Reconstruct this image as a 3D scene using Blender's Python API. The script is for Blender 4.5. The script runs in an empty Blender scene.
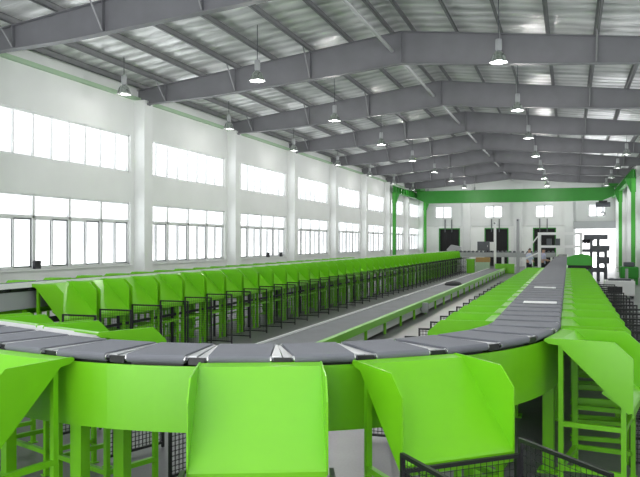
import bpy, bmesh, math, random
from mathutils import Vector, Matrix
random.seed(7)
S = bpy.context.scene
COL = S.collection
PI = math.pi

# ------------------------------------------------------------------ materials
def nodes(m):
    m.use_nodes = True
    return m.node_tree.nodes, m.node_tree.links, m.node_tree.nodes['Principled BSDF']

def mat(name, col, rough=.5, metal=0., var=0., scale=4., bump=0., bscale=20., spec=None):
    m = bpy.data.materials.new(name)
    n, l, b = nodes(m)
    b.inputs['Base Color'].default_value = (*col, 1)
    b.inputs['Roughness'].default_value = rough
    b.inputs['Metallic'].default_value = metal
    if spec is not None:
        b.inputs['Specular IOR Level'].default_value = spec
    if var or bump:
        tc = n.new('ShaderNodeTexCoord')
    if var:
        nz = n.new('ShaderNodeTexNoise'); nz.inputs['Scale'].default_value = scale
        nz.inputs['Detail'].default_value = 6
        l.new(tc.outputs['Object'], nz.inputs['Vector'])
        r = n.new('ShaderNodeValToRGB')
        r.color_ramp.elements[0].position = .3; r.color_ramp.elements[1].position = .7
        r.color_ramp.elements[0].color = (*[c * (1 - var) for c in col], 1)
        r.color_ramp.elements[1].color = (*[min(1, c * (1 + var)) for c in col], 1)
        l.new(nz.outputs['Fac'], r.inputs['Fac'])
        l.new(r.outputs['Color'], b.inputs['Base Color'])
    if bump:
        nb = n.new('ShaderNodeTexNoise'); nb.inputs['Scale'].default_value = bscale
        nb.inputs['Detail'].default_value = 4
        l.new(tc.outputs['Object'], nb.inputs['Vector'])
        bp = n.new('ShaderNodeBump'); bp.inputs['Strength'].default_value = bump
        bp.inputs['Distance'].default_value = .02
        l.new(nb.outputs['Fac'], bp.inputs['Height'])
        l.new(bp.outputs['Normal'], b.inputs['Normal'])
    return m

M = {}
M['green'] = mat('lime_powder_coat', (.175, .555, .010), .31, var=.04, scale=1.5, spec=.5)
M['green_dk'] = mat('green_paint', (.018, .24, .014), .45, var=.06, scale=2)
M['green_mid'] = mat('mid_green_paint', (.05, .36, .03), .45, var=.05, scale=2)
M['green_pale'] = mat('pale_green_paint', (.42, .58, .40), .6)
M['white'] = mat('white_plaster', (.82, .83, .82), .85, var=.03, scale=.8)
M['greywall'] = mat('pale_grey_cladding', (.66, .67, .67), .8, var=.03, scale=.6)
M['white_paint'] = mat('white_paint', (.8, .8, .8), .45)
M['alu'] = mat('window_aluminium', (.74, .75, .75), .5)
M['steel'] = mat('grey_steel_paint', (.175, .175, .19), .5, .0, var=.08, scale=1.5)
M['purlin'] = mat('galvanised_purlin', (.27, .27, .28), .45, .3, var=.1, scale=3)
M['tie'] = mat('light_grey_tube', (.50, .51, .51), .5, .2)
M['black'] = mat('black_paint', (.012, .012, .014), .45)
M['dark'] = mat('dark_rubber', (.03, .03, .034), .7)
M['belt'] = mat('slate_belt', (.165, .171, .194), .66, var=.05, scale=3, spec=.4, bump=.15, bscale=160)
M['silver'] = mat('brushed_aluminium', (.62, .63, .64), .35, .7)
M['chrome'] = mat('bright_roller_steel', (.7, .7, .7), .2, .95)
M['grey'] = mat('grey_machine_paint', (.36, .37, .38), .5)
M['midgrey'] = mat('grey_conveyor_belt', (.19, .195, .21), .65, var=.1, scale=1.2)
M['dgrey'] = mat('dark_grey_paint', (.09, .095, .11), .5)
M['tan'] = mat('tan_cardboard', (.42, .27, .10), .8)
M['highlight'] = mat('painted_highlight', (.85, .85, .85), .6)
M['doordark'] = mat('doorway_shade', (.014, .013, .015), .8)
M['skin'] = mat('skin', (.5, .29, .2), .6)
M['hair'] = mat('black_hair', (.01, .01, .01), .6)
M['shirt'] = mat('pale_blue_cotton', (.48, .53, .66), .85)
M['shirt2'] = mat('lavender_cotton', (.42, .42, .58), .85)
M['trouser'] = mat('dark_trouser_cloth', (.02, .02, .028), .85)
M['ochre'] = mat('ochre_paint', (.5, .36, .06), .6)

def floor_mat():
    m = bpy.data.materials.new('sealed_concrete')
    n, l, b = nodes(m)
    tc = n.new('ShaderNodeTexCoord')
    a = n.new('ShaderNodeTexNoise'); a.inputs['Scale'].default_value = .55; a.inputs['Detail'].default_value = 8
    c = n.new('ShaderNodeTexNoise'); c.inputs['Scale'].default_value = 30; c.inputs['Detail'].default_value = 3
    l.new(tc.outputs['Object'], a.inputs['Vector']); l.new(tc.outputs['Object'], c.inputs['Vector'])
    mx = n.new('ShaderNodeMath'); mx.operation = 'MULTIPLY_ADD'; mx.inputs[1].default_value = .35
    l.new(c.outputs['Fac'], mx.inputs[0]); l.new(a.outputs['Fac'], mx.inputs[2])
    r = n.new('ShaderNodeValToRGB')
    r.color_ramp.elements[0].position = .45; r.color_ramp.elements[0].color = (.095, .095, .098, 1)
    r.color_ramp.elements[1].position = .95; r.color_ramp.elements[1].color = (.185, .185, .19, 1)
    l.new(mx.outputs[0], r.inputs['Fac']); l.new(r.outputs['Color'], b.inputs['Base Color'])
    b.inputs['Roughness'].default_value = .33
    return m
M['floor'] = floor_mat()

def foil_mat():
    m = bpy.data.materials.new('silver_insulation_foil')
    n, l, b = nodes(m)
    tc = n.new('ShaderNodeTexCoord'); mp = n.new('ShaderNodeMapping')
    mp.inputs['Scale'].default_value = (.55, 1.5, 1)
    l.new(tc.outputs['Object'], mp.inputs['Vector'])
    a = n.new('ShaderNodeTexNoise'); a.inputs['Scale'].default_value = 1.3; a.inputs['Detail'].default_value = 7
    a.inputs['Distortion'].default_value = .6
    l.new(mp.outputs['Vector'], a.inputs['Vector'])
    w = n.new('ShaderNodeTexWave'); w.inputs['Scale'].default_value = .35; w.inputs['Distortion'].default_value = 3
    w.bands_direction = 'Y'
    l.new(mp.outputs['Vector'], w.inputs['Vector'])
    mx = n.new('ShaderNodeMath'); mx.operation = 'MULTIPLY_ADD'; mx.inputs[1].default_value = .3
    l.new(w.outputs['Fac'], mx.inputs[0]); l.new(a.outputs['Fac'], mx.inputs[2])
    bp = n.new('ShaderNodeBump'); bp.inputs['Strength'].default_value = .7; bp.inputs['Distance'].default_value = .16
    l.new(mx.outputs[0], bp.inputs['Height']); l.new(bp.outputs['Normal'], b.inputs['Normal'])
    r = n.new('ShaderNodeValToRGB')
    r.color_ramp.elements[0].position = .35; r.color_ramp.elements[0].color = (.50, .51, .51, 1)
    r.color_ramp.elements[1].position = .8; r.color_ramp.elements[1].color = (.96, .96, .96, 1)
    l.new(mx.outputs[0], r.inputs['Fac']); l.new(r.outputs['Color'], b.inputs['Base Color'])
    b.inputs['Metallic'].default_value = .3; b.inputs['Roughness'].default_value = .3
    return m
M['foil'] = foil_mat()

def glass_mat(name, col):
    m = bpy.data.materials.new(name)
    m.use_nodes = True
    n, l = m.node_tree.nodes, m.node_tree.links
    for x in list(n): n.remove(x)
    o = n.new('ShaderNodeOutputMaterial'); mix = n.new('ShaderNodeMixShader')
    t = n.new('ShaderNodeBsdfTransparent'); g = n.new('ShaderNodeBsdfGlossy')
    t.inputs['Color'].default_value = (*col, 1); g.inputs['Roughness'].default_value = .05
    mix.inputs[0].default_value = .05
    l.new(t.outputs[0], mix.inputs[1]); l.new(g.outputs[0], mix.inputs[2]); l.new(mix.outputs[0], o.inputs[0])
    return m
M['glass'] = glass_mat('tinted_window_glass', (.36, .375, .375))  # even grey tint dims the sky seen through the panes
M['clear'] = glass_mat('added_rooflight_glass', (.5, .51, .51))
def lampglass():
    m = bpy.data.materials.new('prismatic_reflector')
    n, l, b = nodes(m)
    b.inputs['Base Color'].default_value = (.5, .53, .51, 1); b.inputs['Roughness'].default_value = .15
    b.inputs['Metallic'].default_value = .85
    return m
M['reflector'] = lampglass()

# ------------------------------------------------------------------ mesh helpers
class MB:
    def __init__(s): s.v = []; s.f = []; s.sm = []
    def add(s, vs, fs, smooth=False):
        o = len(s.v); s.v += [tuple(v) for v in vs]
        for f in fs: s.f.append([i + o for i in f]); s.sm.append(smooth)
        return s
    def box(s, x0, x1, y0, y1, z0, z1):
        vs = [(x, y, z) for z in (z0, z1) for y in (y0, y1) for x in (x0, x1)]
        return s.add(vs, [(0, 2, 3, 1), (4, 5, 7, 6), (0, 1, 5, 4), (2, 6, 7, 3), (0, 4, 6, 2), (1, 3, 7, 5)])
    def bar(s, a, b, w=.045, h=None, up=(0, 0, 1)):
        h = h or w
        a, b = Vector(a), Vector(b); d = (b - a).normalized()
        u = Vector(up)
        if abs(d.dot(u)) > .98: u = Vector((1, 0, 0))
        r = d.cross(u).normalized(); u = r.cross(d).normalized()
        vs = [p + r * (sx * w / 2) + u * (sy * h / 2) for p in (a, b) for sx, sy in ((-1, -1), (1, -1), (1, 1), (-1, 1))]
        return s.add(vs, [(3, 2, 1, 0), (4, 5, 6, 7), (0, 1, 5, 4), (1, 2, 6, 5), (2, 3, 7, 6), (3, 0, 4, 7)])
    def tube(s, a, b, r, r2=None, n=12, caps=True):
        r2 = r if r2 is None else r2
        a, b = Vector(a), Vector(b); d = (b - a).normalized()
        u = Vector((0, 0, 1)) if abs(d.z) < .95 else Vector((1, 0, 0))
        p = d.cross(u).normalized(); q = p.cross(d)
        vs = []
        for c, rr in ((a, r), (b, r2)):
            for i in range(n):
                t = 2 * PI * i / n
                vs.append(c + (p * math.cos(t) + q * math.sin(t)) * rr)
        s.add(vs, [(i, (i + 1) % n, n + (i + 1) % n, n + i) for i in range(n)], True)
        if caps: s.add(vs, [tuple(range(n))[::-1], tuple(range(n, 2 * n))])
        return s
    def prism(s, pts, axis, a0, a1):
        # pts: 2D polygon; axis 'y' -> (p0, y, p1); 'x' -> (x, p0, p1); 'z' -> (p0,p1,z)
        f = {'y': lambda p, a: (p[0], a, p[1]), 'x': lambda p, a: (a, p[0], p[1]), 'z': lambda p, a: (p[0], p[1], a)}[axis]
        n = len(pts)
        vs = [f(p, a0) for p in pts] + [f(p, a1) for p in pts]
        return s.add(vs, [tuple(range(n))[::-1], tuple(range(n, 2 * n))] + [(i, (i + 1) % n, n + (i + 1) % n, n + i) for i in range(n)])
    def lathe(s, prof, c=(0, 0, 0), n=16):
        vs = []
        for r, z in prof:
            for i in range(n):
                t = 2 * PI * i / n
                vs.append((c[0] + r * math.cos(t), c[1] + r * math.sin(t), c[2] + z))
        fs = []
        for k in range(len(prof) - 1):
            for i in range(n):
                j = (i + 1) % n
                fs.append((k * n + i, k * n + j, (k + 1) * n + j, (k + 1) * n + i))
        return s.add(vs, fs, True)
    def build(s, name, m, parent=None, bevel=0.):
        me = bpy.data.meshes.new(name)
        me.from_pydata(s.v, [], s.f); me.update()
        bm = bmesh.new(); bm.from_mesh(me)
        bmesh.ops.recalc_face_normals(bm, faces=bm.faces)
        if bevel:
            bmesh.ops.remove_doubles(bm, verts=bm.verts, dist=1e-5)
            bmesh.ops.bevel(bm, geom=[e for e in bm.edges if len(e.link_faces) == 2 and e.calc_face_angle(0) > .5], offset=bevel, segments=2, affect='EDGES', profile=.5)
        bm.to_mesh(me); bm.free()
        if not bevel:
            me.polygons.foreach_set('use_smooth', s.sm)
        me.materials.append(M[m] if isinstance(m, str) else m)
        o = bpy.data.objects.new(name, me); COL.objects.link(o)
        if parent is not None: o.parent = parent
        return o

def tag(o, label=None, cat=None, group=None, kind=None):
    if label: o['label'] = label
    if cat: o['category'] = cat
    if group: o['group'] = group
    if kind: o['kind'] = kind
    return o

def thing(name, label, cat, loc=(0, 0, 0), rz=0, group=None):
    o = bpy.data.objects.new(name, None); COL.objects.link(o)
    o.empty_display_size = .2
    o.location = loc; o.rotation_euler = (0, 0, rz)
    return tag(o, label, cat, group)

def struct(name, parent=None):
    o = bpy.data.objects.new(name, None); COL.objects.link(o)
    if parent is not None: o.parent = parent
    else: o['kind'] = 'structure'
    return o

KIDS = {}
def kids(o):
    if o.name not in KIDS:
        KIDS[o.name] = [c for c in bpy.data.objects if c.parent == o]
    return KIDS[o.name]
def dup(root, loc, rz, label, group=None):
    r = root.copy(); COL.objects.link(r)
    r.location = loc; r.rotation_euler = (0, 0, rz); r['label'] = label
    if group: r['group'] = group
    for ch in kids(root):
        c = ch.copy(); COL.objects.link(c); c.parent = r
        for g in kids(ch):
            d = g.copy(); COL.objects.link(d); d.parent = c
    return r

ONES = ['', 'first', 'second', 'third', 'fourth', 'fifth', 'sixth', 'seventh', 'eighth', 'ninth', 'tenth', 'eleventh', 'twelfth',
        'thirteenth', 'fourteenth', 'fifteenth', 'sixteenth', 'seventeenth', 'eighteenth', 'nineteenth']
TENS = {2: 'twent', 3: 'thirt', 4: 'fort', 5: 'fift', 6: 'sixt', 7: 'sevent', 8: 'eight', 9: 'ninet'}
def nth(n):
    if n < 20: return ONES[n]
    t, u = divmod(n, 10)
    return TENS[t] + ('ieth' if u == 0 else 'y-' + ONES[u])

# ------------------------------------------------------------------ camera
F = 730.; CAMZ = 2.4
YAW = math.atan(249 / F)
cam = bpy.data.cameras.new('camera'); co = bpy.data.objects.new('camera', cam); COL.objects.link(co)
cam.sensor_width = 36; cam.lens = 36 * F / 640; cam.clip_end = 400
cam.shift_y = 3.5 / 640
co.location = (0, 0, CAMZ); co.rotation_euler = (PI / 2, 0, YAW)
S.camera = co
SN, CS = math.sin(YAW), math.cos(YAW)
def at(x, y, z=None, Y=None):
    """world point seen at photo pixel (x, y) on the height z, or in the plane Y"""
    u, v = (x - 320) / F, (242 - y) / F
    dx, dy = u * CS - SN, u * SN + CS
    k = (z - CAMZ) / v if z is not None else Y / dy
    return Vector((dx * k, dy * k, CAMZ + v * k))

# ------------------------------------------------------------------ the hall
XL, XR, YB, YF = -14.6, 4.6, 74.8, -7.4
BAY = 7.45
PY = [15.2 + BAY * i for i in range(-3, 9)]     # pillar / rafter positions
RIDGE = -5.0
def ztop(x): return 9.04 - (.129 if x < RIDGE else .115) * abs(x - RIDGE)

MB().box(XL - .3, XR + .3, YF - .3, YB + .3, -.25, 0).build('floor', 'floor')['kind'] = 'structure'

W_LO, W_MID, W_HI, U_LO, U_HI = 1.62, 3.14, 3.78, 4.84, 6.15
def side_wall(name, X, sgn, first):
    """X = inner face, sgn = direction outwards"""
    x0, x1 = sorted((X, X + sgn * .25))
    xa, xb = x0, x1
    m = MB()
    m.box(xa, xb, YF, YB + .25, 0, W_LO)
    m.box(xa, xb, YF, YB + .25, W_HI, U_LO)
    m.box(xa, xb, YF, YB + .25, U_HI, ztop(X) + .15)
    for p in PY:
        m.box(xa, xb, max(YF, p - .5), min(YB + .25, p + .5), W_LO, W_HI)
        m.box(xa, xb, max(YF, p - .5), min(YB + .25, p + .5), U_LO, U_HI)
    w = m.build(name, 'white'); w['kind'] = 'structure'
    for p in PY[:-1] + [YB - .3]:
        q = MB().box(min(X, X - sgn * .42), max(X, X - sgn * .42), p - .27, p + .27, 0, 7.42).build('pillar', 'white', w)
    k = first
    for p in PY[:-1]:
        y0, y1 = p + .5, p + BAY - .5
        xm = X + sgn * .1
        for lo in (True, False):
            root = struct('window_%d' % k); k += 1
            fr = MB(); gl = MB(); sash = MB()
            z0, z1 = (W_LO, W_HI) if lo else (U_LO, U_HI)
            e = .05
            fr.box(xm - .04, xm + .04, y0, y1, z0, z0 + e); fr.box(xm - .04, xm + .04, y0, y1, z1 - e, z1)
            fr.box(xm - .04, xm + .04, y0, y0 + e, z0, z1); fr.box(xm - .04, xm + .04, y1 - e, y1, z0, z1)
            if lo:
                n = 4; d = (y1 - y0) / n
                fr.box(xm - .045, xm + .045, y0, y1, W_MID - .05, W_MID + .03)
                for i in range(1, n):
                    fr.box(xm - .045, xm + .045, y0 + i * d - .045, y0 + i * d + .045, z0, z1)
                for i in range(n):
                    for j in range(2):
                        a = y0 + i * d + .05 + j * (d / 2 - .09); b = a + d / 2 - .01
                        xo = xm + (-.02 if j else .02)
                        za, zb = z0 + .05, W_MID - .05
                        t = .042
                        sash.box(xo - .015, xo + .015, a, a + t, za, zb); sash.box(xo - .015, xo + .015, b - t, b, za, zb)
                        sash.box(xo - .015, xo + .015, a, b, za, za + t); sash.box(xo - .015, xo + .015, a, b, zb - t, zb)
            else:
                n = 8; d = (y1 - y0) / n
                for i in range(1, n):
                    fr.box(xm - .03, xm + .03, y0 + i * d - .022, y0 + i * d + .022, z0, z1)
            gl.add([(xm, y0, z0), (xm, y1, z0), (xm, y1, z1), (xm, y0, z1)], [(0, 1, 2, 3)])
            fr.build('window_frame', 'alu', root)
            if sash.v: sash.build('sliding_sash', 'alu', root)
            gl.build('window_pane', 'glass', root)
            if lo:
                MB().box(min(X - sgn * .06, X + sgn * .1), max(X - sgn * .06, X + sgn * .1), y0 - .05, y1 + .05, z0 - .05, z0).build('window_sill', 'white', root)
    return k
nw = side_wall('wall_left', XL, -1, 1)
nw = side_wall('wall_right', XR, 1, nw)

# eave beams, pale green strips under the roof edge
for i, (X, s) in enumerate(((XL, 1), (XR, -1))):
    a, b = sorted((X, X + s * .12))
    o = MB().box(a, b, YF, YB, 7.42, 7.54).build('trim_%d' % (i + 1), 'green_pale'); o['kind'] = 'structure'

# back wall -------------------------------------------------------------
def bx(px): return at(px, 240, Y=YB).x
def bz(py, px=500): return at(px, py, Y=YB).z
wins = [(435, 452), (484.5, 502.5), (535.5, 553.5), (588, 606)]
doors = [(439, 460), (484.5, 508.5), (533, 556)]
zw0, zw1 = bz(218), bz(205.5)
zd = bz(228)
ROLL = (bx(575.5), bx(616), 0, bz(229.5))
cuts = [(bx(a), bx(b), zw0, zw1) for a, b in wins] + [(bx(a), bx(b), 0, zd) for a, b in doors] + [ROLL]
xs = sorted({XL - .25, XR + .25} | {c[0] for c in cuts} | {c[1] for c in cuts})
zs = sorted({0, bz(223.5), 9.2} | {c[2] for c in cuts} | {c[3] for c in cuts})
lowm, upm = MB(), MB()
for i in range(len(xs) - 1):
    for j in range(len(zs) - 1):
        cx, cz = (xs[i] + xs[i + 1]) / 2, (zs[j] + zs[j + 1]) / 2
        if any(c[0] < cx < c[1] and c[2] < cz < c[3] for c in cuts): continue
        (lowm if cz < bz(223.5) else upm).box(xs[i], xs[i + 1], YB, YB + .25, zs[j], zs[j + 1])
wb = lowm.build('wall_back', 'white'); wb['kind'] = 'structure'
upm.build('upper_cladding', 'greywall', wb)
for px in (467, 518, 569):
    X = bx(px)
    MB().box(X - .4, X + .4, YB - .3, YB, 0, 8.2).build('pilaster', 'greywall', wb)
MB().box(XL, XR, YB - .1, YB, bz(226), bz(222)).build('ledge', 'greywall', wb)
MB().box(ROLL[0] - .2, ROLL[1] + .2, YB - .45, YB - .1, ROLL[3], ROLL[3] + .75).build('shutter_housing', 'grey', wb, bevel=.04)
k = nw
for a, b in wins:
    root = struct('window_%d' % k); k += 1
    x0, x1 = bx(a), bx(b)
    f = MB()
    for q in ((x0, x0 + .08), (x1 - .08, x1), ((x0 + x1) / 2 - .04, (x0 + x1) / 2 + .04)): f.box(q[0], q[1], YB + .1, YB + .18, zw0, zw1)
    for q in ((zw0, zw0 + .08), (zw1 - .08, zw1)): f.box(x0, x1, YB + .1, YB + .18, *q)
    f.build('window_frame', 'alu', root)
    MB().add([(x0, YB + .14, zw0), (x1, YB + .14, zw0), (x1, YB + .14, zw1), (x0, YB + .14, zw1)], [(0, 1, 2, 3)]).build('window_pane', 'glass', root)
for i, (a, b) in enumerate(doors):
    root = struct('door_%d' % (i + 1))
    x0, x1 = bx(a), bx(b)
    f = MB()
    t = .1
    f.box(x0, x0 + t, YB - .06, YB + .25, 0, zd); f.box(x1 - t, x1, YB - .06, YB + .25, 0, zd); f.box(x0, x1, YB - .06, YB + .25, zd - t, zd)
    f.build('door_frame', 'green_dk', root)
    # dark strips stand in for the unlit depth of the open doorway
    c = MB(); nS = 9; w = (x1 - x0 - 2 * t) / nS
    for j in range(nS):
        c.box(x0 + t + j * w - .01, x0 + t + (j + 1) * w + .01, YB + .1 + .02 * (j % 2), YB + .12 + .02 * (j % 2), 0, zd - t)
    c.build('doorway_shade_strips', 'doordark', root)
    # two hanger rods above each doorway
    h = MB()
    for q in (.3, .62):
        X = x0 + (x1 - x0) * q
        h.bar((X, YB - .12, zd - .4), (X, YB - .12, zd + .9), .09)
    h.build('track_hanger', 'dgrey', root)

# roof --------------------------------------------------------------
ceil = MB()
SKX0, SKX1, SKY0, SKY1 = -11., 1., -4., 11.
def roof_slab(xa, xb, ya, yb):
    xs_ = [xa] + ([RIDGE] if xa < RIDGE < xb else []) + [xb]
    ceil.prism([(x, ztop(x) + .2) for x in xs_] + [(x, ztop(x) + .3) for x in xs_[::-1]], 'y', ya, yb)
roof_slab(XL - .3, XR + .3, SKY1, YB + .3)
roof_slab(XL - .3, XR + .3, YF - .3, SKY0)
roof_slab(XL - .3, SKX0, SKY0, SKY1); roof_slab(SKX1, XR + .3, SKY0, SKY1)
ceil = ceil.build('ceiling', 'foil'); ceil['kind'] = 'structure'
rl = struct('window_60')  # added skylight, unseen, gives top light to the near end
m = MB()
m.add([(SKX0, SKY0, ztop(SKX0) + .25), (RIDGE, SKY0, ztop(RIDGE) + .25), (SKX1, SKY0, ztop(SKX1) + .25), (SKX1, SKY1, ztop(SKX1) + .25), (RIDGE, SKY1, ztop(RIDGE) + .25), (SKX0, SKY1, ztop(SKX0) + .25)], [(0, 1, 4, 5), (1, 2, 3, 4)])
m.build('added_rooflight_pane', 'clear', rl)
m = MB()
for y in (SKY0, SKY0 + 3.75, SKY0 + 7.5, SKY0 + 11.25, SKY1):
    for a, b in ((SKX0, RIDGE), (RIDGE, SKX1)): m.bar((a, y, ztop(a) + .25), (b, y, ztop(b) + .25), .08, .1)
m.build('added_rooflight_bar', 'alu', rl)
wf = MB()
wf.box(XL - .25, -12, YF - .25, YF, 0, 5).box(2, XR + .25, YF - .25, YF, 0, 5).box(XL - .25, XR + .25, YF - .25, YF, 5, 8.0)  # wide opening added in the unseen front wall to let daylight in
wf = wf.build('wall_front', 'white'); wf['kind'] = 'structure'
PX = [RIDGE + s * d for d in (.35, 1.7, 3.05, 4.4, 5.75, 7.1, 8.45, 9.4) for s in (-1, 1)]
for X in sorted(PX):
    z = ztop(X); w = .07; t = .012
    m = MB()
    m.box(X - t / 2, X + t / 2, YF, YB, z, z + .2)
    m.box(X - t / 2, X + w, YF, YB, z, z + t); m.box(X - w, X + t / 2, YF, YB, z + .2 - t, z + .2)
    m.box(X + w - t, X + w, YF, YB, z, z + .03)
    m.build('purlin', 'purlin', ceil)
for X, z in ((RIDGE - .3, 8.45),):
    MB().tube((X, YF, z), (X, YB, z), .055, n=8).build('tie_tube', 'tie', ceil)

DEP = [(0, 1.02), (2., .97), (6.8, .76), (9.6, .52)]
def depth(x):
    d = abs(x - RIDGE)
    for (a, p), (b, q) in zip(DEP, DEP[1:]):
        if d <= b: return p + (q - p) * (d - a) / (b - a)
    return DEP[-1][1]
def make_rafter():
    r = thing('roof_rafter', '', 'roof beam')
    kx = sorted([RIDGE] + [RIDGE + s * d for d, _ in DEP[1:] for s in (-1, 1)])
    top = [(x, ztop(x)) for x in kx]; bot = [(x, ztop(x) - depth(x)) for x in kx]
    MB().prism(top + bot[::-1], 'y', -.007, .007).build('web', 'steel', r)
    for nm, line, dz in (('top_flange', top, 0), ('bottom_flange', bot, 0)):
        f = MB()
        pts = line + [(x, z + (.02 if nm == 'bottom_flange' else -.02)) for x, z in line[::-1]]
        f.prism(pts, 'y', -.12, .12)
        f.build(nm, 'steel', r)
    for d in (0, 3.05, 5.75, 8.45):
        for s in ((-1, 1) if d else (1,)):
            x = RIDGE + s * d
            a, b = ztop(x) - depth(x) + .02, ztop(x) - .02
            MB().box(x - .012, x + .012, -.115, .115, a, b).build('stiffener', 'steel', r)
            if d:
                m = MB()
                for e in (-1, 1):
                    m.bar((x, e * .08, a), (x, e * .75, ztop(x) + .05), .045, .008)
                m.build('flange_brace', 'purlin', r)
    for x, s in ((XL, 1), (XR, -1)):
        b = ztop(x) - depth(x)
        MB().prism([(x, b), (x + s * .5, b + .04), (x + s * .05, b - .3), (x, b - .3)], 'y', -.1, .1).build('seat_bracket', 'steel', r)
    return r
raf = make_rafter(); raf.location = (0, PY[3], 0)
GR = 'steel rafters under the roof'
tag(raf, 'grey steel roof rafter crossing top of photo, nearest the camera', group=GR)
for i, y in enumerate(PY[4:-1]):
    dup(raf, (0, y, 0), 0, 'grey tapered steel roof rafter, %s from the camera' % nth(i + 2), GR)

# lamps -------------------------------------------------------------
def make_lamp(h, side):
    r = thing('pendant_lamp', '', 'lamp')
    MB().tube((0, 0, .42), (0, 0, h), .012, n=6).build('cord', 'dgrey', r)
    MB().lathe([(.0, .44), (.075, .43), (.085, .38), (.085, .16), (.06, .12), (.0, .12)], n=14).build('ballast_housing', 'grey', r)
    sh = MB().lathe([(.06, .125), (.09, .10), (.15, .03), (.19, -.06), (.225, -.16), (.24, -.18), (.228, -.185), (.21, -.15), (.14, .02), (.05, .1)], n=20).build('lamp_shade', 'reflector', r)
    MB().lathe([(.0, -.10), (.04, -.09), (.055, -.04), (.045, .03), (.025, .09), (.0, .1)], n=12).build('bulb', 'white_paint', sh)
    l = LAMP_SIDE if side else LAMP
    o = bpy.data.objects.new('lamp_light', l); COL.objects.link(o); o.parent = r; o.location = (0, 0, -.22)
    return r
LAMP = bpy.data.lights.new('lamp_light', 'POINT'); LAMP.energy = 54; LAMP.shadow_soft_size = .12; LAMP.color = (1, .98, .95)
LAMP_SIDE = LAMP.copy(); LAMP_SIDE.energy = 6
lamps = [(-13.2, 7.2, 'row along the left windows'), (-8.65, 7.3, 'row left of the roof ridge'), (-1.75, 7.3, 'row right of the roof ridge'), (2.9, 7.22, 'row by the right wall')]
for X, Z, where in lamps:
    h = ztop(X) + .2 - Z
    base = None
    for i in range(8):
        y = PY[3] + BAY * (i + .6)
        lab = 'hanging bell lamp, %s from the camera in the %s' % (nth(i + 1), where)
        if X > 0 and y < 40: continue
        if base is None:
            base = make_lamp(h, abs(X - RIDGE) > 6); base.location = (X, y, Z); tag(base, lab, group='high bay pendant lamps')
        else: dup(base, (X, y, Z), 0, lab, 'high bay pendant lamps')

# ------------------------------------------------------------------ sorter path
C1, C2, R = Vector((-3.55, 8.4)), Vector((-6.2, 9.39)), 3.10
dirc = (C2 - C1); Lc = dirc.length; tt = dirc / Lc
nn = Vector((tt.y * -1, tt.x)); nn = nn if nn.y < 0 else -nn   # outward (down)
ANG = math.atan2(nn.y, nn.x)         # about -107.7 deg
YEND = 62.
L0 = YEND - C1.y; L1 = R * abs(ANG); L2 = Lc; L3 = R * (PI - abs(ANG)); L4 = YEND - C2.y
ZA, ZL = 1.52, 1.66
def path(s):
    """returns point, tangent, outward normal, belt height"""
    if s < L0: p = Vector((C1.x + R, YEND - s)); t = Vector((0, -1)); n = Vector((1, 0))
    elif s < L0 + L1:
        a = -(s - L0) / R; n = Vector((math.cos(a), math.sin(a))); p = C1 + n * R; t = Vector((math.sin(a), -math.cos(a)))
    elif s < L0 + L1 + L2:
        n = nn.copy(); p = C1 + n * R + tt * (s - L0 - L1); t = tt.copy()
    elif s < L0 + L1 + L2 + L3:
        a = ANG - (s - L0 - L1 - L2) / R; n = Vector((math.cos(a), math.sin(a))); p = C2 + n * R; t = Vector((math.sin(a), -math.cos(a)))
    else:
        p = Vector((C2.x - R, C2.y + s - L0 - L1 - L2 - L3)); t = Vector((0, 1)); n = Vector((-1, 0))
    u = min(1, max(0, (s - (L0 + L1 + L2)) / (L3 + .3))); u = u * u * (3 - 2 * u)
    return p, t, n, ZA + (ZL - ZA) * u
STOT = L0 + L1 + L2 + L3 + L4
def s_near(pt):
    best = min((k * .02 for k in range(int(STOT / .02))), key=lambda s: (path(s)[0] - Vector((pt[0], pt[1]))).length_squared)
    return best
def samples(s0, s1):
    out = [s0]; s = s0
    while s < s1 - 1e-6:
        curved = L0 - .01 < s < L0 + L1 + L2 + L3 + .4
        s = min(s1, s + (.12 if curved else 4.)) if curved or s > L0 else min(s + 4., L0, s1)
        out.append(s)
    return out
def sweep(prof, s0, s1):
    m = MB(); ss = samples(s0, s1); n = len(prof); vs = []
    for s in ss:
        p, t, nrm, z = path(s)
        for d, dz in prof:
            q = p + nrm * d; vs.append((q.x, q.y, z + dz))
    fs = []
    for k in range(len(ss) - 1):
        for i in range(n):
            j = (i + 1) % n
            fs.append((k * n + i, k * n + j, (k + 1) * n + j, (k + 1) * n + i))
    fs += [tuple(range(n))[::-1], tuple(range((len(ss) - 1) * n, len(ss) * n))]
    return m.add(vs, fs)
def rect(a, b, z0, z1): return [(a, z0), (b, z0), (b, z1), (a, z1)]
HW = .36
track = thing('sorter_track', 'long lime green sorter loop frame curving across the foreground under the carriers', 'conveyor')
sweep(rect(HW - .015, HW, -.60, -.085), 0, STOT).build('outer_skirt', 'green', track)
sweep([(HW - .015, -.60), (HW - .10, -.60), (HW - .10, -.585), (HW - .015, -.585)], 0, STOT).build('skirt_flange', 'green', track)
SG = L0 + L1 + L2
sweep(rect(-HW, -HW + .015, -.50, -.07), 0, SG).build('inner_skirt', 'green', track)
sweep(rect(-HW, -HW + .015, -.42, -.12), SG, STOT).build('inner_skirt', 'grey', track)
sweep([(-HW - .06, -.05), (-HW - .004, -.05), (-HW - .004, .035), (-HW - .06, .035)], L0 + L1 - .5, STOT).build('inner_edge_strip', 'white_paint', track)
sweep(rect(-HW + .05, HW - .06, -.16, -.10), 0, STOT).build('track_bed', 'black', track)
for d in (-.2, .2):
    sweep(rect(d - .03, d + .03, -.42, -.3), 0, STOT).build('running_rail', 'silver', track)
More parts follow.
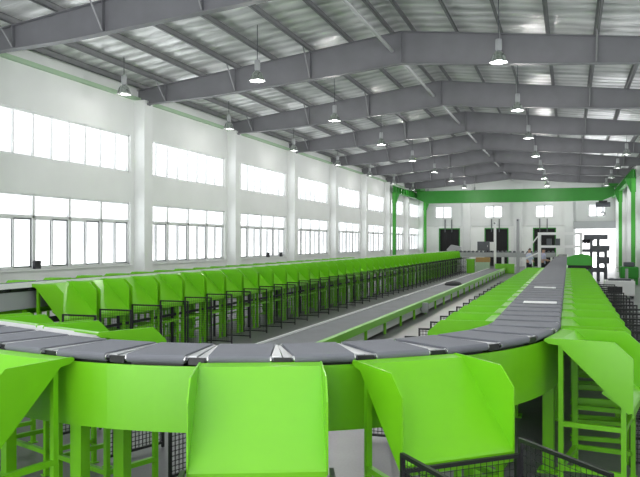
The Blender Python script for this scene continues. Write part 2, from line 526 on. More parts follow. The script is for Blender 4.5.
# support columns with cross heads
scol = [L0 - y for y in range(2, 52, 3)] + [L0 + .35, L0 + 1.9, L0 + 3.5, L0 + 5.1, L0 + L1 + 1.0, L0 + L1 + L2 + .6] + [L0 + L1 + L2 + L3 + 1 + y for y in range(0, 50, 3)]
for s in scol:
    p, t, n, z = path(s)
    for d in (-HW + .09, HW - .09):
        q = p + n * d
        m = MB()
        e1 = Vector((n.x, n.y, 0)) * .055; e2 = Vector((t.x, t.y, 0)) * .055
        b = Vector((q.x, q.y, 0))
        for w, za, zb in ((1, .02, z - .5), (1.9, 0, .02)):
            vs = [b + e1 * (w * i) + e2 * (w * j) + Vector((0, 0, zz)) for zz in (za, zb) for i, j in ((-1, -1), (1, -1), (1, 1), (-1, 1))]
            m.add(vs, [(3, 2, 1, 0), (4, 5, 6, 7), (0, 1, 5, 4), (1, 2, 6, 5), (2, 3, 7, 6), (3, 0, 4, 7)])
        m.build('column', 'green', track)
    a = p + n * (-HW + .05); b2 = p + n * (HW - .05)
    MB().bar((a.x, a.y, z - .5), (b2.x, b2.y, z - .5), .1, .12).build('cross_head', 'green', track)

# belt carriers -----------------------------------------------------
PITCH = .6
def make_carrier(curved):
    r = thing('belt_carrier', '', 'conveyor carrier')
    # local: x outward, y along travel, z=0 at belt top
    bl = .475 if curved else .44
    prof = []
    for i in range(9):
        a = -PI / 2 + PI * i / 8; prof.append((HW - .03 + .03 * math.cos(a), -.034 + .034 * math.sin(a)))
    prof = prof + [(-x, z) for x, z in prof[::-1]]
    m = MB(); m.prism(prof, 'y', -bl / 2, bl / 2)
    m.build('belt', 'belt', r)
    for sx in (-1, 1):
        c = MB()
        c.tube((sx * (HW - .03), -bl / 2 - .012, -.034), (sx * (HW - .03), bl / 2 + .012, -.034), .026, n=14)
        c = c.build('end_roller', 'chrome', r)
        MB().tube((sx * (HW - .03), -bl / 2 - .03, -.034), (sx * (HW - .03), bl / 2 + .03, -.034), .011, n=8).build('roller_axle', 'dgrey', c)
    MB().box(-HW + .03, HW - .05, -bl / 2 + .02, bl / 2 - .02, -.1, -.055).build('chassis', 'black', r)
    gi, go = (PITCH * (R - HW) / R - bl, PITCH * (R + HW) / R - bl) if curved else (PITCH - bl, PITCH - bl)
    y = bl / 2 + .008
    gi, go = gi - .016, go - .016
    p = MB(); rr = .05; ka = .46 if curved else .26
    vs = []
    for zz in (-.03, -.012):
        vs += [(-HW + .02, y, zz), (HW - rr, y, zz), (HW - rr, y + go * ka, zz), (-HW + .02, y + gi * ka, zz)]
    p.add(vs, [(3, 2, 1, 0), (4, 5, 6, 7), (0, 1, 5, 4), (1, 2, 6, 5), (2, 3, 7, 6), (3, 0, 4, 7)])
    vs = []
    for zz in (-.03, -.018):
        vs += [(-HW + .02, y + gi * (1 - ka), zz), (HW - rr, y + go * (1 - ka), zz), (HW - rr, y + go, zz), (-HW + .02, y + gi, zz)]
    p.add(vs, [(3, 2, 1, 0), (4, 5, 6, 7), (0, 1, 5, 4), (1, 2, 6, 5), (2, 3, 7, 6), (3, 0, 4, 7)])
    p.build('gap_plate', 'silver', r)
    MB().box(HW - .08, HW - .03, y + .02, y + max(go, .06) - .02, -.075, -.02).build('bracket', 'black', r)
    MB().box(-HW + .03, -HW + .08, y + .005, y + max(gi, .03) - .005, -.075, -.02).build('bracket', 'black', r)
    return r
SOFF = .23
protoS = protoC = None
nc = ns = nl = 0
CARR = []
s0 = L0 + SOFF
klo = -int((s0 - (L0 - 38)) / PITCH)
khi = int((L0 + L1 + L2 + L3 + 2.6 - s0) / PITCH)
order = sorted(range(klo, khi + 1))
seq_c = [k for k in order if L0 - .1 < s0 + k * PITCH < L0 + L1 + L2 + L3 + .2]
seq_s = [k for k in order if s0 + k * PITCH <= L0 - .1][::-1]
seq_l = [k for k in order if s0 + k * PITCH >= L0 + L1 + L2 + L3 + .2]
def carrier(k, label, curved, group):
    global protoS, protoC
    p, t, n, z = path(s0 + k * PITCH)
    rz = math.atan2(n.y, n.x)
    # local x outward, local y must follow travel direction: rotate 90 deg ccw of outward
    loc = (p.x, p.y, z)
    pr = protoC if curved else protoS
    if pr is None:
        pr = make_carrier(curved); pr.location = loc; pr.rotation_euler = (0, 0, rz); tag(pr, label, group=group)
        if curved: protoC = pr
        else: protoS = pr
        return pr
    return dup(pr, loc, rz, label, group)
for i, k in enumerate(seq_s):
    carrier(k, 'grey belt carrier on the straight right run, %s from the front curve' % nth(i + 1), False, 'carriers on the straight right run')
for i, k in enumerate(seq_c):
    carrier(k, 'grey belt carrier on the front curve, %s counted from its right end' % nth(i + 1), True, 'carriers on the front curve')
for i, k in enumerate(seq_l):
    carrier(k, 'grey belt carrier before the left chute row, %s past the curve' % nth(i + 1), False, 'carriers at the start of the left run')

# ------------------------------------------------------------------ chutes
CW, CDROP = .93, .59
def make_chute(top, CD, name='discharge_chute'):
    """local x outward from the belt, y lateral, z up from the floor"""
    r = thing(name, '', 'chute')
    w = CW / 2; th = .006
    zf = top - CDROP
    # tray with a turned-down lip and a small flange at the back
    m = MB()
    FL = .11
    prof = [(-.015, top), (FL, top - .01), (CD, zf), (CD + .012, zf - .015), (CD + .012, zf - .09), (CD, zf - .09), (CD, zf - .02), (FL - .005, top - .025), (-.015, top - .015)]
    m.prism(prof, 'y', -w + th, w - th)
    m.build('tray', 'green', r)
    # side panels: rounded back corner, level top, chamfered front corner
    def arc(cx, cz, rad, a0, a1, n=5): return [(cx + rad * math.cos(a0 + (a1 - a0) * i / n), cz + rad * math.sin(a0 + (a1 - a0) * i / n)) for i in range(n + 1)]
    pan = [(FL, top - .055), (.02, top - .045)] + arc(.005, top - .02, .03, -PI, -1.5 * PI) + [(CD - .15, top + .005), (CD + .01, top - .14), (CD + .01, zf - .04), (CD - .03, zf - .055)]
    for sy in (-1, 1):
        MB().prism(pan, 'y', sy * w - th, sy * w + th).build('side_panel', 'green', r)
    q = .045
    for sy in (-1, 1):
        y = sy * (w - .06)
        zb = top - .06
        lg = MB().box(.10, .10 + q, y - q / 2, y + q / 2, .01, zb).build('leg', 'green', r)
        MB().box(.085, .16, y - .045, y + .045, 0, .012).build('foot_plate', 'green', lg)
        zc = top - CDROP / CD * (CD - .1) - .055
        lg = MB().box(CD - .10, CD - .10 + q, y - q / 2, y + q / 2, .01, zc).build('leg', 'green', r)
        MB().box(CD - .115, CD - .04, y - .045, y + .045, 0, .012).build('foot_plate', 'green', lg)
        MB().bar((.12, y, .66), (CD - .08, y, .66), q).build('side_rail', 'green', r)
        if top < 1.6: MB().bar((.12, y, .24), (CD - .08, y, .24), q).build('side_rail', 'green', r)
        MB().bar((CD - .08, y, zc - .02), (CD - .26, y, zc + .10), q * .8).build('gusset', 'green', r)
    m = MB()
    m.bar((CD - .08, -w + .06, .66), (CD - .08, w - .06, .66), q)
    m.build('cross_rail', 'green', r)
    m = MB()
    m.bar((.12, -w + .06, .24), (.12, w - .06, .24), q)
    m.build('cross_rail', 'green', r)
    return r
protoT = {}
def chute(p, n, label, group, left=False, top=1.47):
    if left: top = 1.66
    rz = math.atan2(n.y, n.x); loc = (p.x, p.y, 0)
    pr = protoT.get(top)
    if pr is None:
        pr = protoT[top] = make_chute(top, CDL if left else CDR); pr.location = loc; pr.rotation_euler = (0, 0, rz); tag(pr, label, group=group)
        return pr
    return dup(pr, loc, rz, label, group)

def make_cage(h, length):
    e = .0016 if h > 1.15 or length >= .9 else .0036
    r = thing('mesh_partition', '', 'wire partition')
    q = .028
    m = MB()
    m.box(0, q, -q / 2, q / 2, 0, h); m.box(length - q, length, -q / 2, q / 2, 0, h)
    m.box(q, length - q, -q / 2, q / 2, h - q, h); m.box(q, length - q, -q / 2, q / 2, .04, .04 + q)
    m.build('frame', 'black', r)
    g = MB()
    k = q + .05
    while k < length - q:
        g.box(k - e, k + e, -e, e, .06, h - q); k += .05
    z = .1
    while z < h - q:
        g.box(q, length - q, -e, e, z - e, z + e); z += .05
    g.build('wire_mesh', 'black', r)
    return r
protoK = {}
def cage(p, n, label, group, h=1.1, length=.78):
    rz = math.atan2(n.y, n.x); key = (h, length); loc = (p.x, p.y, 0)
    if key not in protoK:
        protoK[key] = make_cage(h, length); protoK[key].location = loc; protoK[key].rotation_euler = (0, 0, rz); tag(protoK[key], label, group=group)
        return
    dup(protoK[key], loc, rz, label, group)

CP = 1.05
CDR, CDL = .76, .69
V = lambda a, b: Vector((a, b))
BACK = HW + .02
# foreground chutes on the outside of the curve
fg = [(42, 352, 'lime green chute cut by the left edge of the photo', 'fl'), (262, 362, 'lime green chute facing the camera in the bottom middle of the photo', 'fc'),
      (405, 357, 'lime green chute on the curve with a black mesh cage at bottom right', 'fr')]
GC = 'chutes on the outside of the front curve'
FG = []
for px, py, lab, _ in fg:
    q = at(px, py, z=1.47)
    s = s_near((q.x, q.y)); FG.append(s)
    p, t, n, z = path(s)
    chute(p + n * BACK, n, lab, GC)
# outer right row: first one still on the curve
q = at(549, 333, z=1.47); s = s_near((q.x, q.y))
YR0 = 8.95
p, t, n, z = path(s); chute(p + n * BACK, n, 'nearest lime green chute of the right row, side panel facing the camera', 'right outer chute row')
NR = 18
for i in range(NR):
    chute(V(C1.x + R + BACK, YR0 + CP * i), V(1, 0), 'lime green chute in the row right of the belt, %s from the near end' % nth(i + 2), 'right outer chute row')
for i in range(NR):
    chute(V(C1.x + R - BACK, 9.15 + CP * i), V(-1, 0), 'lime green chute in the row left of the right belt, %s from its near end' % nth(i + 1), 'right inner chute row')
# inner chutes on the curve
for j, (px, py, lab) in enumerate(((97, 336, 'green chute corner rising behind the curved belt, rightmost of three'), (39, 328, 'green chute corner rising behind the curved belt, middle of three'), (-15, 320, 'green chute corner rising behind the curved belt, leftmost of three'))):
    q = at(px, py, z=1.47); s = s_near((q.x, q.y)); p, t, n, z = path(s)
    chute(p - n * BACK, -n, lab, 'chutes inside the front curve', top=1.56)
    c = p - n * (BACK + CDR + .02) - t * .5
    cage(c, -n, 'black mesh partition inside the curve, %s seen under the green skirt' % nth(j + 1), 'partitions inside the curve', 1.0, .78)
# left row
XLEG = C2.x - R
NL = 47
YL0 = 10.35 + CW / 2 + .1
for i in range(NL):
    chute(V(XLEG + BACK, YL0 + CP * i), V(1, 0), 'lime green chute in the long left row, %s from the near end' % nth(i + 1), 'left chute row', True)
for i in range(22):
    chute(V(XLEG - BACK, 10.9 + CP * i), V(-1, 0), 'green chute top showing behind the left belt, %s from the left' % nth(i + 1), 'chutes behind the left belt', True)
# dark shelf rails that run under the left row
ur = thing('shelf_rail', 'dark double rail running under the whole left chute row', 'rail', (XLEG + BACK + .36, 0, 0))
ya, yb = YL0 - .5, YL0 + CP * (NL - .5)
for z, h in ((1.0, .10), (.72, .05)):
    MB().box(-.03, .03, ya, yb, z, z + h).build('rail', 'dark', ur)
y = ya + .02
while y < yb:
    MB().box(-.025, .025, y, y + .04, 0, 1.0).build('post', 'dark', ur); y += CP * 2
# partitions
for i in range(NL):
    cage(V(XLEG + BACK + CDL + .03, YL0 + CP * (i - .5)), V(1, 0), 'black mesh partition before the left chute row, %s from the near end' % nth(i + 1), 'left row partitions', 1.17, .68)
for i in range(NR):
    cage(V(C1.x + R + BACK + CDR - .08, YR0 + CP * (i - .5)), V(1, 0), 'black mesh partition right of the right chute row, %s from the near end' % nth(i + 1), 'right row partitions', .98, .85)
for i in range(NR):
    cage(V(C1.x + R - BACK - CDR - .03, 9.15 + CP * (i - .5)), V(-1, 0), 'black mesh partition on the aisle side of the inner right row, %s from near end' % nth(i + 1), 'inner right row partitions', 1.0, .7)
# cages at the foreground chutes
names = ['far left', 'middle', 'right']
for j, s in enumerate(FG):
    p, t, n, z = path(s)
    for sd, nm in ((1, 'left'), (-1, 'right')):
        if j == 0: continue
        c = p + n * (BACK + CDR + .04) + t * (sd * .49)
        cage(c, n, 'black mesh panel on the %s of the %s foreground chute' % (nm, ('', 'bottom middle', 'right')[j]), 'foreground mesh panels', .9 if j == 1 else .97, .9)
p, t, n, z = path(FG[2])
c = p + n * (BACK + CDR + .055) - t * .47
cage(c, t, 'black mesh panel closing the front under the right foreground chute lip', 'foreground mesh panels', .86, .94)

# ------------------------------------------------------------------ bright highlights on the belt, put in as thin white slabs
for (px, py, w, d, lab) in ((540, 303, .46, .26, 'painted highlight, thin white slab on the straight belt, nearer of the two'), (545, 288, .4, .26, 'painted highlight, thin white slab on the straight belt, farther of the two')):
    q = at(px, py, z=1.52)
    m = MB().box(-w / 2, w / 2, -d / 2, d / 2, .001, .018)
    o = m.build('highlight_slab', 'highlight', bevel=.006)
    o.location = (q.x, q.y, 1.52); tag(o, lab, 'painted highlight', 'painted belt highlights')

# ------------------------------------------------------------------ low takeaway conveyor in the aisle
tk = thing('takeaway_conveyor', 'low grey belt conveyor with one green side rail running down the aisle', 'conveyor')
X0, X1, Y0, Y1 = -5.86, -4.52, 10.5, 57.
MB().box(X0 + .05, X1 - .07, Y0, Y1, .30, .36).build('belt', 'midgrey', tk)
MB().box(X0, X0 + .05, Y0, Y1, .22, .40).build('edge_strip', 'white_paint', tk)
MB().box(X1 - .12, X1, Y0, Y1, .30, .46).build('green_side_rail', 'green', tk)
MB().box(X1 - .10, X1 - .07, Y0, Y1, .08, .30).build('side_cover', 'greywall', tk)
y = 11.
while y < Y1:
    MB().box(X1 - .06, X1, y - .03, y + .03, 0, .30).build('leg', 'green', tk)
    MB().box(X0, X0 + .05, y - .03, y + .03, 0, .22).build('leg', 'grey', tk)
    y += 1.9
q = at(425, 306, z=.3)
m = MB(); m.tube((X1 + .02, q.y - .2, .25), (X1 + .02, q.y + .2, .25), .12, n=14); m.box(X1 - .02, X1 + .18, q.y - .25, q.y - .1, .1, .42)
m.build('drive_motor', 'grey', tk)
o = MB(); o.lathe([(0, 0), (.42, 0), (.46, .06), (.36, .15), (.12, .2), (0, .2)], n=14)
o = o.build('black_sack', 'dark'); q = at(449, 284.5, z=.38); o.location = (-5.2, q.y, .36); o.scale = (.9, 1.4, .9)
tag(o, 'flat black sack lying on the low aisle conveyor', 'bag')

# ------------------------------------------------------------------ far end of the hall
# cross conveyor joining the two legs
fx = thing('feed_conveyor', 'grey roller conveyor crossing the far end of the aisle', 'conveyor', (0, 60, 0))
xa, xb = -8.85, -1.0
MB().box(xa, xb, -.45, -.39, 1.2, 1.56).build('side_frame', 'grey', fx)
MB().box(xa, xb, .39, .45, 1.2, 1.56).build('side_frame', 'grey', fx)
n = 24
for i in range(n):
    X = xa + .2 + (xb - xa - .4) * i / (n - 1)
    MB().tube((X, -.39, 1.6), (X, .39, 1.6), .1, n=10).build('roller', 'dgrey', fx)
for X in (xa + .3, -7, -5, -3.2, xb - .3):
    for yy in (-.42, .42):
        MB().box(X - .07, X + .07, yy - .05, yy + .05, 0, 1.2).build('leg', 'white_paint', fx)
def boxed(name, px0, px1, py0, py1, Y, dy, m, label, cat, bevel=.02):
    a = at(px0, py1, Y=Y); b = at(px1, py0, Y=Y)
    r = MB().box(0, b.x - a.x, 0, dy, 0, b.z - a.z)
    return a, b
# dark control cabinet on the conveyor
a, b = at(477.5, 251.5, Y=59.9), at(489.5, 241.5, Y=59.9)
w, h = b.x - a.x, b.z - 1.7
cb = thing('control_cabinet', 'dark grey control cabinet standing on the far cross conveyor', 'cabinet', ((a.x + b.x) / 2, 60, 1.7))
MB().box(-w / 2, w / 2, -.25, .25, 0, h).build('body', 'dgrey', cb, bevel=.02)
cbd = MB().box(-w / 2 + .05, w / 2 - .05, -.27, -.25, .06, h - .06).build('door', 'dgrey', cb)
MB().box(w / 2 - .16, w / 2 - .12, -.3, -.27, h * .4, h * .6).build('handle', 'silver', cbd)
a, b = at(489.5, 252, Y=59.9), at(493.5, 242, Y=59.9)
w = b.x - a.x
o = MB().box(-w / 2, w / 2, -.2, .2, 0, b.z - 1.7).box(-w / 2 + .05, w / 2 - .05, -.22, -.2, .1, .3).build('switch_box', 'white_paint', bevel=.01)
o.location = ((a.x + b.x) / 2 + .03, 60, 1.7); tag(o, 'pale narrow switch box beside the dark cabinet on the far conveyor', 'box')
# small white hood on top of left row end
a, b = at(441, 252, Y=58), at(454, 245, Y=58)
o = MB().prism([(0, 0), (1.1, 0), (1.1, .35), (.35, .5), (0, .12)], 'y', -.4, .4).build('scanner_hood', 'grey')
o.location = (a.x, 61.2, 1.66); o.rotation_euler = (0, 0, 0); tag(o, 'small pale hood above the far end of the left belt', 'hood')
# tall pole
def pole(px, top, bot_z, Y, r, label, m='grey'):
    q = at(px, top, Y=Y)
    t = thing('post', label, 'post', (q.x, Y, 0))
    MB().tube((0, 0, .02), (0, 0, q.z), r, n=10).build('shaft', m, t)
    MB().box(-.2, .2, -.2, .2, 0, .02).build('base_plate', m, t)
    MB().box(-.05, .05, -.5, .05, q.z - .15, q.z - .05).build('bracket', 'dgrey', t)
pole(495, 222, 0, 58, .1, 'pale post standing behind the dark cabinet at the far end', 'white_paint')
pole(518, 219, 0, 54, .12, 'grey post with a bracket left of the white portal')
# crates under the conveyor
for px, py0, py1, m, lab in ((483, 257.5, 262, 'tan', 'pale box with a tan lid standing under the far cross conveyor'), (471, 259, 273, 'green', 'green machine cover under left end of the far cross conveyor'), (505, 264, 268, 'green', 'low green bin under the middle of the far cross conveyor')):
    q0 = at(px, py1, Y=57.5); q1 = at(px, py0, Y=57.5)
    w = {483: .5, 471: .3, 505: .7}[px]
    mm = MB().box(-w, w, -.35, .35, 0, max(.4, q1.z))
    nm = {483: 'carton', 471: 'machine_cover', 505: 'bin'}[px]
    t = thing(nm, lab, {483: 'box', 471: 'machine', 505: 'bin'}[px], (q0.x, 57.5, 0))
    zt = max(.4, q1.z)
    mm.build('body', 'green_pale' if m == 'tan' else m, t, bevel=.02)
    MB().box(-w - .02, w + .02, -.37, .37, zt - (.35 if m == 'tan' else .12), zt + .01).build('lid', 'tan' if m == 'tan' else m, t, bevel=.01)

# scanner portal over the right belt
YP = 33.
def portal():
    xL, xR = at(539.5, 250, Y=YP).x, at(581, 250, Y=YP).x
    zt = at(545, 232.5, Y=YP).z; zm = at(545, 246.5, Y=YP).z
    t = thing('scanner_portal', 'white square tube scanner portal straddling the right belt', 'portal', ((xL + xR) / 2, YP, 0))
    h = (xR - xL) / 2
    for sx in (-1, 1):
        for sy in (-.5, .5):
            MB().box(sx * h - .05, sx * h + .05, sy - .05, sy + .05, 0, zt).build('leg', 'white_paint', t)
    m = MB()
    for sy in (-.5, .5):
        for z in (zt - .05, zm): m.box(-h, h, sy - .045, sy + .045, z - .05, z + .05)
    for sx in (-1, 1): m.box(sx * h - .045, sx * h + .045, -.5, .5, zt - .1, zt)
    m.build('cross_beam', 'white_paint', t)
    MB().bar((-h, -.5, zm - .25), (-h - .75, -.5, zm - .6), .06).bar((-h, -.5, zt - .1), (-h - .6, -.5, zm - .3), .05).build('side_brace', 'white_paint', t)
    for x in (-.45, -.1):
        MB().box(x - .1, x + .1, -.2, .2, zm + .05, zm + .34).build('camera_box', 'dgrey', t)
    return t
portal()
# green hood at the end of the outer right row
q0, q1 = at(567, 268, Y=29.5), at(592, 254, Y=29.5)
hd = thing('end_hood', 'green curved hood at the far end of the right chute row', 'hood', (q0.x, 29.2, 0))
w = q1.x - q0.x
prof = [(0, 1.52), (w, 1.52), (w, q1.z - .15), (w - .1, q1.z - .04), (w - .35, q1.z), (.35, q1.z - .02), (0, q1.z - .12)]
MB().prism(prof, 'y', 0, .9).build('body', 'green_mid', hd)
MB().box(.03, w - .03, .05, .85, 1.36, 1.52).build('underside_shade', 'dark', hd)  # black block stands in for the shade under the hood
for X in (.1, w - .1):
    for yy in (.08, .82): MB().box(X - .03, X + .03, yy - .03, yy + .03, 0, 1.4).build('leg', 'green_dk', hd)

# rack of stacked grey conveyor modules, right
rk = thing('module_rack', 'dark grey rack of stacked conveyor sections before the bright far opening', 'rack', (at(596, 250, Y=48).x, 48, 0))
xc = rk.location.x
for (p0, p1, y0, y1) in ((584, 608, 234.5, 239.5), (592, 610, 245.5, 251), (597, 610, 257, 264), (588, 604, 268, 272)):
    a, b = at(p0, y1, Y=48), at(p1, y0, Y=48)
    MB().box(a.x - xc, b.x - xc, 0, 1.0, a.z, b.z).build('module', 'dgrey', rk, bevel=.02)
for px in (591.5, 598.5, 606):
    a = at(px, 239 if px < 600 else 247, Y=48)
    for yy in (.1, .9):
        MB().box(a.x - xc - .08, a.x - xc + .08, yy - .08, yy + .08, 0, a.z).build('upright', 'dgrey', rk)
for i, px in enumerate((581, 584, 587)):
    a = at(px, 241 + i * .2, Y=48)
    MB().tube((a.x - xc, .3, a.z - .1), (a.x - xc + .5, .3, a.z + .25), .09, n=8).build('roller', 'dark', rk)
a = at(582, 249, Y=48)
MB().box(a.x - xc, a.x - xc + 1.4, .1, .9, a.z - .2, a.z).build('shelf', 'dgrey', rk)
# white machine at the foot of the rack
q = at(606, 268, Y=34)
mc = thing('packing_machine', 'low white machine with dark openings right of the chute row', 'machine', (2.05, 34, 0))
MB().box(-.6, .6, -.5, .5, .1, .75).build('body', 'white_paint', mc, bevel=.04)
MB().box(-.5, .1, -.53, -.5, .2, .5).build('dark_panel', 'dark', mc)
MB().box(-.45, .45, -.4, .4, .75, .82).build('top_plate', 'dgrey', mc)
MB().tube((.3, 0, .82), (.3, 0, 1.25), .06, n=8).build('pipe', 'grey', mc)
for X in (-.5, .5):
    for yy in (-.4, .4): MB().box(X - .05, X + .05, yy - .05, yy + .05, 0, .1).build('foot', 'dark', mc)
# green compressor by the right wall
q = at(624, 276, z=0)
cm = thing('green_machine', 'squat green machine standing by the right wall', 'machine', (3.25, 45, 0))
MB().box(-.5, .45, -.6, .6, .35, 1.0).build('body', 'green_dk', cm, bevel=.06)
MB().box(-.3, .25, -.4, .4, 1.0, 1.25).build('motor_cover', 'dgrey', cm, bevel=.04)
for X in (-.4, .35):
    for yy in (-.5, .5): MB().box(X - .06, X + .06, yy - .06, yy + .06, 0, .35).build('leg', 'green_dk', cm)

# overhead crane ------------------------------------------------------
RZ = 6.55
def crane_col(X, Y, s, lab):
    t = thing('crane_column', lab, 'column', (X, Y, 0))
    m = MB(); m.box(-.12, .12, -.15, -.13, .03, RZ); m.box(-.12, .12, .13, .15, .03, RZ); m.box(-.01, .01, -.13, .13, .03, RZ)
    m.build('shaft', 'green_mid', t)
    MB().box(-.25, .25, -.25, .25, 0, .03).build('base_plate', 'green_mid', t)
    MB().prism([(-.16, RZ - .9), (.16, RZ - .9), (.16 + (s > 0) * .3, RZ - .1), (.16 + (s > 0) * .3, RZ), (-.16 - (s < 0) * .3, RZ), (-.16 - (s < 0) * .3, RZ - .1)], 'y', -.1, .1).build('corbel', 'green_dk', t)
XCL, XCR = -13.9, 3.95
crane_col(XCL, PY[9] + .2, 1, 'green crane column on the left wall, nearer of the two')
crane_col(XCL, 74.0, 1, 'green crane column on the left wall, in the far corner')
crane_col(XCR, 51.5, -1, 'green crane column by the right wall, nearer of the two')
crane_col(XCR, 64.0, -1, 'green crane column by the right wall, farther of the two')
for X, ya, yb, lab in ((XCL, PY[9] - .3, 74.5, 'dark green crane runway beam on the left columns'), (XCR, 51, 74.5, 'dark green crane runway beam on the right columns')):
    t = thing('runway_beam', lab, 'crane beam', (X, 0, RZ))
    MB().box(-.012, .012, ya, yb, .02, .52).build('web', 'green_dk', t)
    MB().box(-.14, .14, ya, yb, 0, .02).build('bottom_flange', 'green_dk', t)
    MB().box(-.14, .14, ya, yb, .52, .54).build('top_flange', 'green_dk', t)
    y = ya + .5
    while y < yb:
        MB().box(-.13, .13, y - .012, y + .012, .02, .52).build('stiffener', 'green_dk', t); y += 1.
    MB().box(-.03, .03, ya, yb, .54, .58).build('rail', 'dgrey', t)
YG = 69.
g = thing('crane_girder', 'big green overhead crane girder spanning the far end of the hall', 'crane', (0, YG, 0))
zb, zt = 6.05, 7.22
pts = [(XCL + .2, zt - .75), (XCL + 1.2, zb), (XCR - 1.2, zb), (XCR - .2, zt - .75), (XCR - .2, zt), (XCL + .2, zt)]
MB().prism(pts, 'y', -.3, .3).build('box_girder', 'green_dk', g)
for X in (XCL, XCR):
    e = 1 if X < 0 else -1
    MB().box(min(X - e * .16, X + e * .7), max(X - e * .16, X + e * .7), -1.3, 1.3, RZ + .67, RZ + 1.0).build('end_carriage', 'green_dk', g)
    for yy in (-1, 1): MB().tube((X - .06, yy, RZ + .7), (X + .06, yy, RZ + .7), .12, n=12).build('wheel', 'dgrey', g)
X = at(603, 210, Y=YG).x
hz = thing('hoist', 'dark crane hoist with hook hanging under the green girder at right', 'hoist', (X, YG, 0))
MB().tube((-.6, 0, zb - .35), (.6, 0, zb - .35), .22, n=14).build('drum', 'dgrey', hz)
MB().box(-.35, .35, -.25, .25, zb - .12, zb).build('trolley', 'dark', hz)
MB().tube((0, 0, zb - 1.0), (0, 0, zb - .5), .03, n=6).build('chain', 'dark', hz)
m = MB()
for i in range(9):
    a0, a1 = -PI / 2 - .2 + i * .5, -PI / 2 - .2 + (i + 1) * .5
    m.tube((.16 * math.cos(a0), 0, zb - 1.16 + .16 * math.sin(a0)), (.16 * math.cos(a1), 0, zb - 1.16 + .16 * math.sin(a1)), .05, n=6)
m.build('hook', 'dark', hz)

# small dark boxes on the left window sills
for px, py, lab in ((37, 263, 'small dark box on the nearest left window sill'), (268, 253.5, 'small dark box on a left window sill, left of a pair'), (281, 252.5, 'small dark box on a left window sill, right of a pair')):
    u = (px - 320) / F; k = (XL + .0) / (u * CS - SN); Y = k * (u * SN + CS)
    o = MB().box(-.05, .05, -.12, .12, 0, .24).box(-.06, .06, -.13, .13, .18, .21).build('sill_box', 'dark', bevel=.01)
    o.location = (XL, Y, W_LO); tag(o, lab, 'box', 'boxes on the window sills')

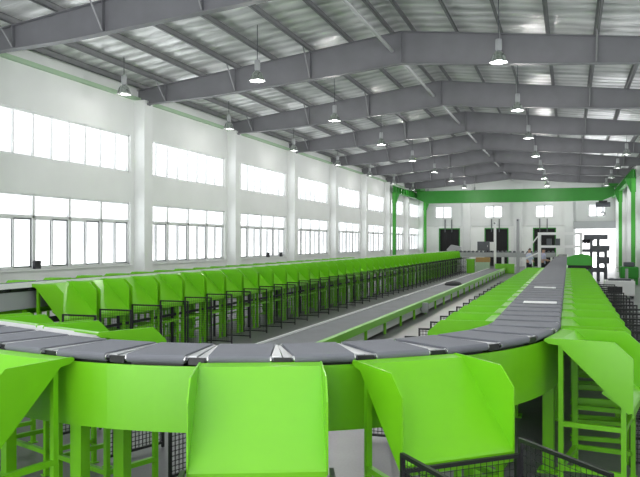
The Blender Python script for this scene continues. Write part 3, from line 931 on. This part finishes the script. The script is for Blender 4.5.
# ------------------------------------------------------------------ people
def skinned(name, joints, edges, m, parent, sub=1):
    me = bpy.data.meshes.new(name)
    me.from_pydata([j[:3] for j in joints], edges, [])
    o = bpy.data.objects.new(name, me); COL.objects.link(o); o.parent = parent
    md = o.modifiers.new('skin', 'SKIN')
    for i, v in enumerate(me.skin_vertices[0].data if me.skin_vertices else []): v.radius = (joints[i][3],) * 2
    if not me.skin_vertices:
        bpy.context.view_layer.objects.active = o
    sd = o.modifiers.new('sub', 'SUBSURF'); sd.levels = sub; sd.render_levels = sub
    me.materials.append(M[m])
    return o
def tubes(name, chains, m, parent):
    """clothing: tapered closed sleeves that follow the limbs"""
    mb = MB()
    for ch in chains:
        for (a, b) in zip(ch, ch[1:]):
            mb.tube(a[:3], b[:3], a[3], b[3], n=12)
    return mb.build(name, m, parent)
def person(x, y, rz, label, shirt, bend):
    t = thing('person', label, 'person', (x, y, 0), rz)
    sh = [(0, 0, .92, .13), (0, .01, 1.12, .125), (0, 0, 1.32, .145), (0, 0, 1.45, .09)]
    J = [(0, 0, .95, .125), (0, .01, 1.15, .12), (0, 0, 1.34, .13), (0, -.01, 1.48, .06), (0, -.03, 1.56, .075), (0, -.035, 1.66, .09), (0, -.03, 1.73, .06)]
    E = [(0, 1), (1, 2), (2, 3), (3, 4), (4, 5), (5, 6)]
    arms = []
    for s in (-1, 1):
        k = len(J)
        hand = (s * .2, -.38 * bend, .95 + .14 * bend)
        elb = (s * .25, -.06, 1.12)
        J += [(s * .17, 0, 1.40, .06), (*elb, .042), (*hand, .03), (hand[0], hand[1] - .06, hand[2] - .05, .028)]
        E += [(2, k), (k, k + 1), (k + 1, k + 2), (k + 2, k + 3)]
        arms.append([(s * .15, 0, 1.40, .075), (elb[0], elb[1], elb[2], .058)])
    legs = []
    for s in (-1, 1):
        k = len(J)
        J += [(s * .095, 0, .88, .09), (s * .11, -.02, .48, .06), (s * .12, .02, .09, .042), (s * .125, -.13, .04, .035)]
        E += [(0, k), (k, k + 1), (k + 1, k + 2), (k + 2, k + 3)]
        legs.append([(s * .09, 0, .93, .105), (s * .11, -.02, .48, .08), (s * .12, .02, .08, .07)])
    bm = bmesh.new(); ly = bm.verts.layers.skin.verify()
    vs = [bm.verts.new(j[:3]) for j in J]
    for a, b in E: bm.edges.new((vs[a], vs[b]))
    for i, v in enumerate(vs):
        v[ly].radius = (J[i][3], J[i][3])
        v[ly].use_root = (i == 0)
    me = bpy.data.meshes.new('body'); bm.to_mesh(me); bm.free()
    o = bpy.data.objects.new('body', me); COL.objects.link(o); o.parent = t
    o.modifiers.new('skin', 'SKIN'); sd = o.modifiers.new('sub', 'SUBSURF'); sd.levels = 2; sd.render_levels = 2
    me.materials.append(M['skin'])
    m = MB()
    ring = [(.155, .11, .86), (.15, .11, 1.0), (.145, .115, 1.15), (.18, .125, 1.32), (.185, .11, 1.41), (.09, .08, 1.48), (.062, .062, 1.5)]
    vs = []; n = 16
    for rx, ry, z in ring:
        for i in range(n):
            a = 2 * PI * i / n; vs.append((rx * 1.02 * math.cos(a), ry * 1.25 * math.sin(a), z))
    fs = [(k * n + i, k * n + (i + 1) % n, (k + 1) * n + (i + 1) % n, (k + 1) * n + i) for k in range(len(ring) - 1) for i in range(n)]
    m.add(vs, fs, True)
    for ch in arms:
        for a, b in zip(ch, ch[1:]): m.tube(a[:3], b[:3], a[3], b[3], n=12)
    m.build('shirt', shirt, t)
    tubes('trousers', legs, 'trouser', t)
    h = MB(); prof = []
    for i in range(7):
        a = PI / 2 * i / 6; prof.append((.108 * math.cos(a) + .001, .12 * math.sin(a)))
    h.lathe(prof, (0, -.01, 1.68), n=16); h.build('hair', 'hair', t)
    f = MB()
    f.tube((0, -.12, 1.66), (0, -.145, 1.64), .014, .012, n=8)
    f.build('nose', 'skin', t)
    for s in (-1, 1):
        MB().lathe([(0, -.012), (.012, 0), (0, .012)], (s * .035, -.115, 1.675), n=8).build('eye', 'hair', t)
        MB().lathe([(0, -.03), (.018, 0), (0, .03)], (s * .095, -.03, 1.66), n=8).build('ear', 'skin', t)
    MB().box(-.025, .025, -.118, -.105, 1.607, 1.615).build('mouth', 'tan', t)
    for s in (-1, 1):
        MB().box(s * .125 - .045, s * .125 + .045, -.2, .07, 0, .08).build('shoe', 'dark', t, bevel=.02)
    return t
# raised operator platform they stand on
q = at(529, 249, Y=44)
pf = thing('operator_platform', 'low grey operator platform left of the far right belt', 'platform', (-2.0, 44, 0))
MB().box(-1.2, .9, -1.0, 1.0, .22, .27).build('deck', 'grey', pf)
for X in (-1.1, .8):
    for yy in (-.9, .9): MB().box(X - .04, X + .04, yy - .04, yy + .04, 0, .22).build('leg', 'grey', pf)
for px, lab, sh, rz, bend, Y in ((529, 'person in a pale blue shirt standing left of the white portal', 'shirt', .9, .4, 44), (543, 'person in a lavender shirt half hidden behind the white portal', 'shirt2', 1.3, .8, 44.3)):
    q = at(px, 255, Y=Y); o = person(q.x, Y, rz, lab, sh, bend); o.location.z = .27

# ------------------------------------------------------------------ light
w = bpy.data.worlds.new('overcast_sky'); S.world = w; w.use_nodes = True
bg = w.node_tree.nodes['Background']
bg.inputs['Color'].default_value = (.97, .98, 1., 1); bg.inputs['Strength'].default_value = 1.0
# overcast sky above, extra glow added below the horizon to lift the ceiling
wn, wl = w.node_tree.nodes, w.node_tree.links
tc = wn.new('ShaderNodeTexCoord'); sx = wn.new('ShaderNodeSeparateXYZ'); mr = wn.new('ShaderNodeMapRange')
mr.inputs['From Min'].default_value = -.04; mr.inputs['From Max'].default_value = 0.
mr.inputs['To Min'].default_value = 2.6; mr.inputs['To Max'].default_value = 1.
wl.new(tc.outputs['Generated'], sx.inputs[0]); wl.new(sx.outputs['Z'], mr.inputs['Value']); wl.new(mr.outputs[0], bg.inputs['Strength'])
def portal_light(name, loc, rot, sx, sy):
    l = bpy.data.lights.new(name, 'AREA'); l.shape = 'RECTANGLE'; l.size = sx; l.size_y = sy
    l.cycles.is_portal = True
    o = bpy.data.objects.new(name, l); COL.objects.link(o); o.location = loc; o.rotation_euler = rot
portal_light('added_rooflight_portal', ((SKX0 + SKX1) / 2, (SKY0 + SKY1) / 2, 9.5), (0, 0, 0), SKX1 - SKX0, SKY1 - SKY0)
portal_light('front_portal', (-5, YF - .3, 2.5), (PI / 2, 0, 0), 14, 5)
for X, r in ((XL - .26, -PI / 2), (XR + .26, PI / 2)):
    for z0, z1 in ((W_LO, W_HI), (U_LO, U_HI)):
        portal_light('window_portal', (X, (YF + YB) / 2, (z0 + z1) / 2), (0, r, 0), z1 - z0, YB - YF)

vs = S.view_settings
vs.view_transform = 'Standard'; vs.look = 'None'; vs.gamma = 1; vs.use_curve_mapping = False
vs.exposure = 2.0
S.cycles.use_denoising = True
S.cycles.max_bounces = 8
S.cycles.diffuse_bounces = 5
S.cycles.transparent_max_bounces = 12
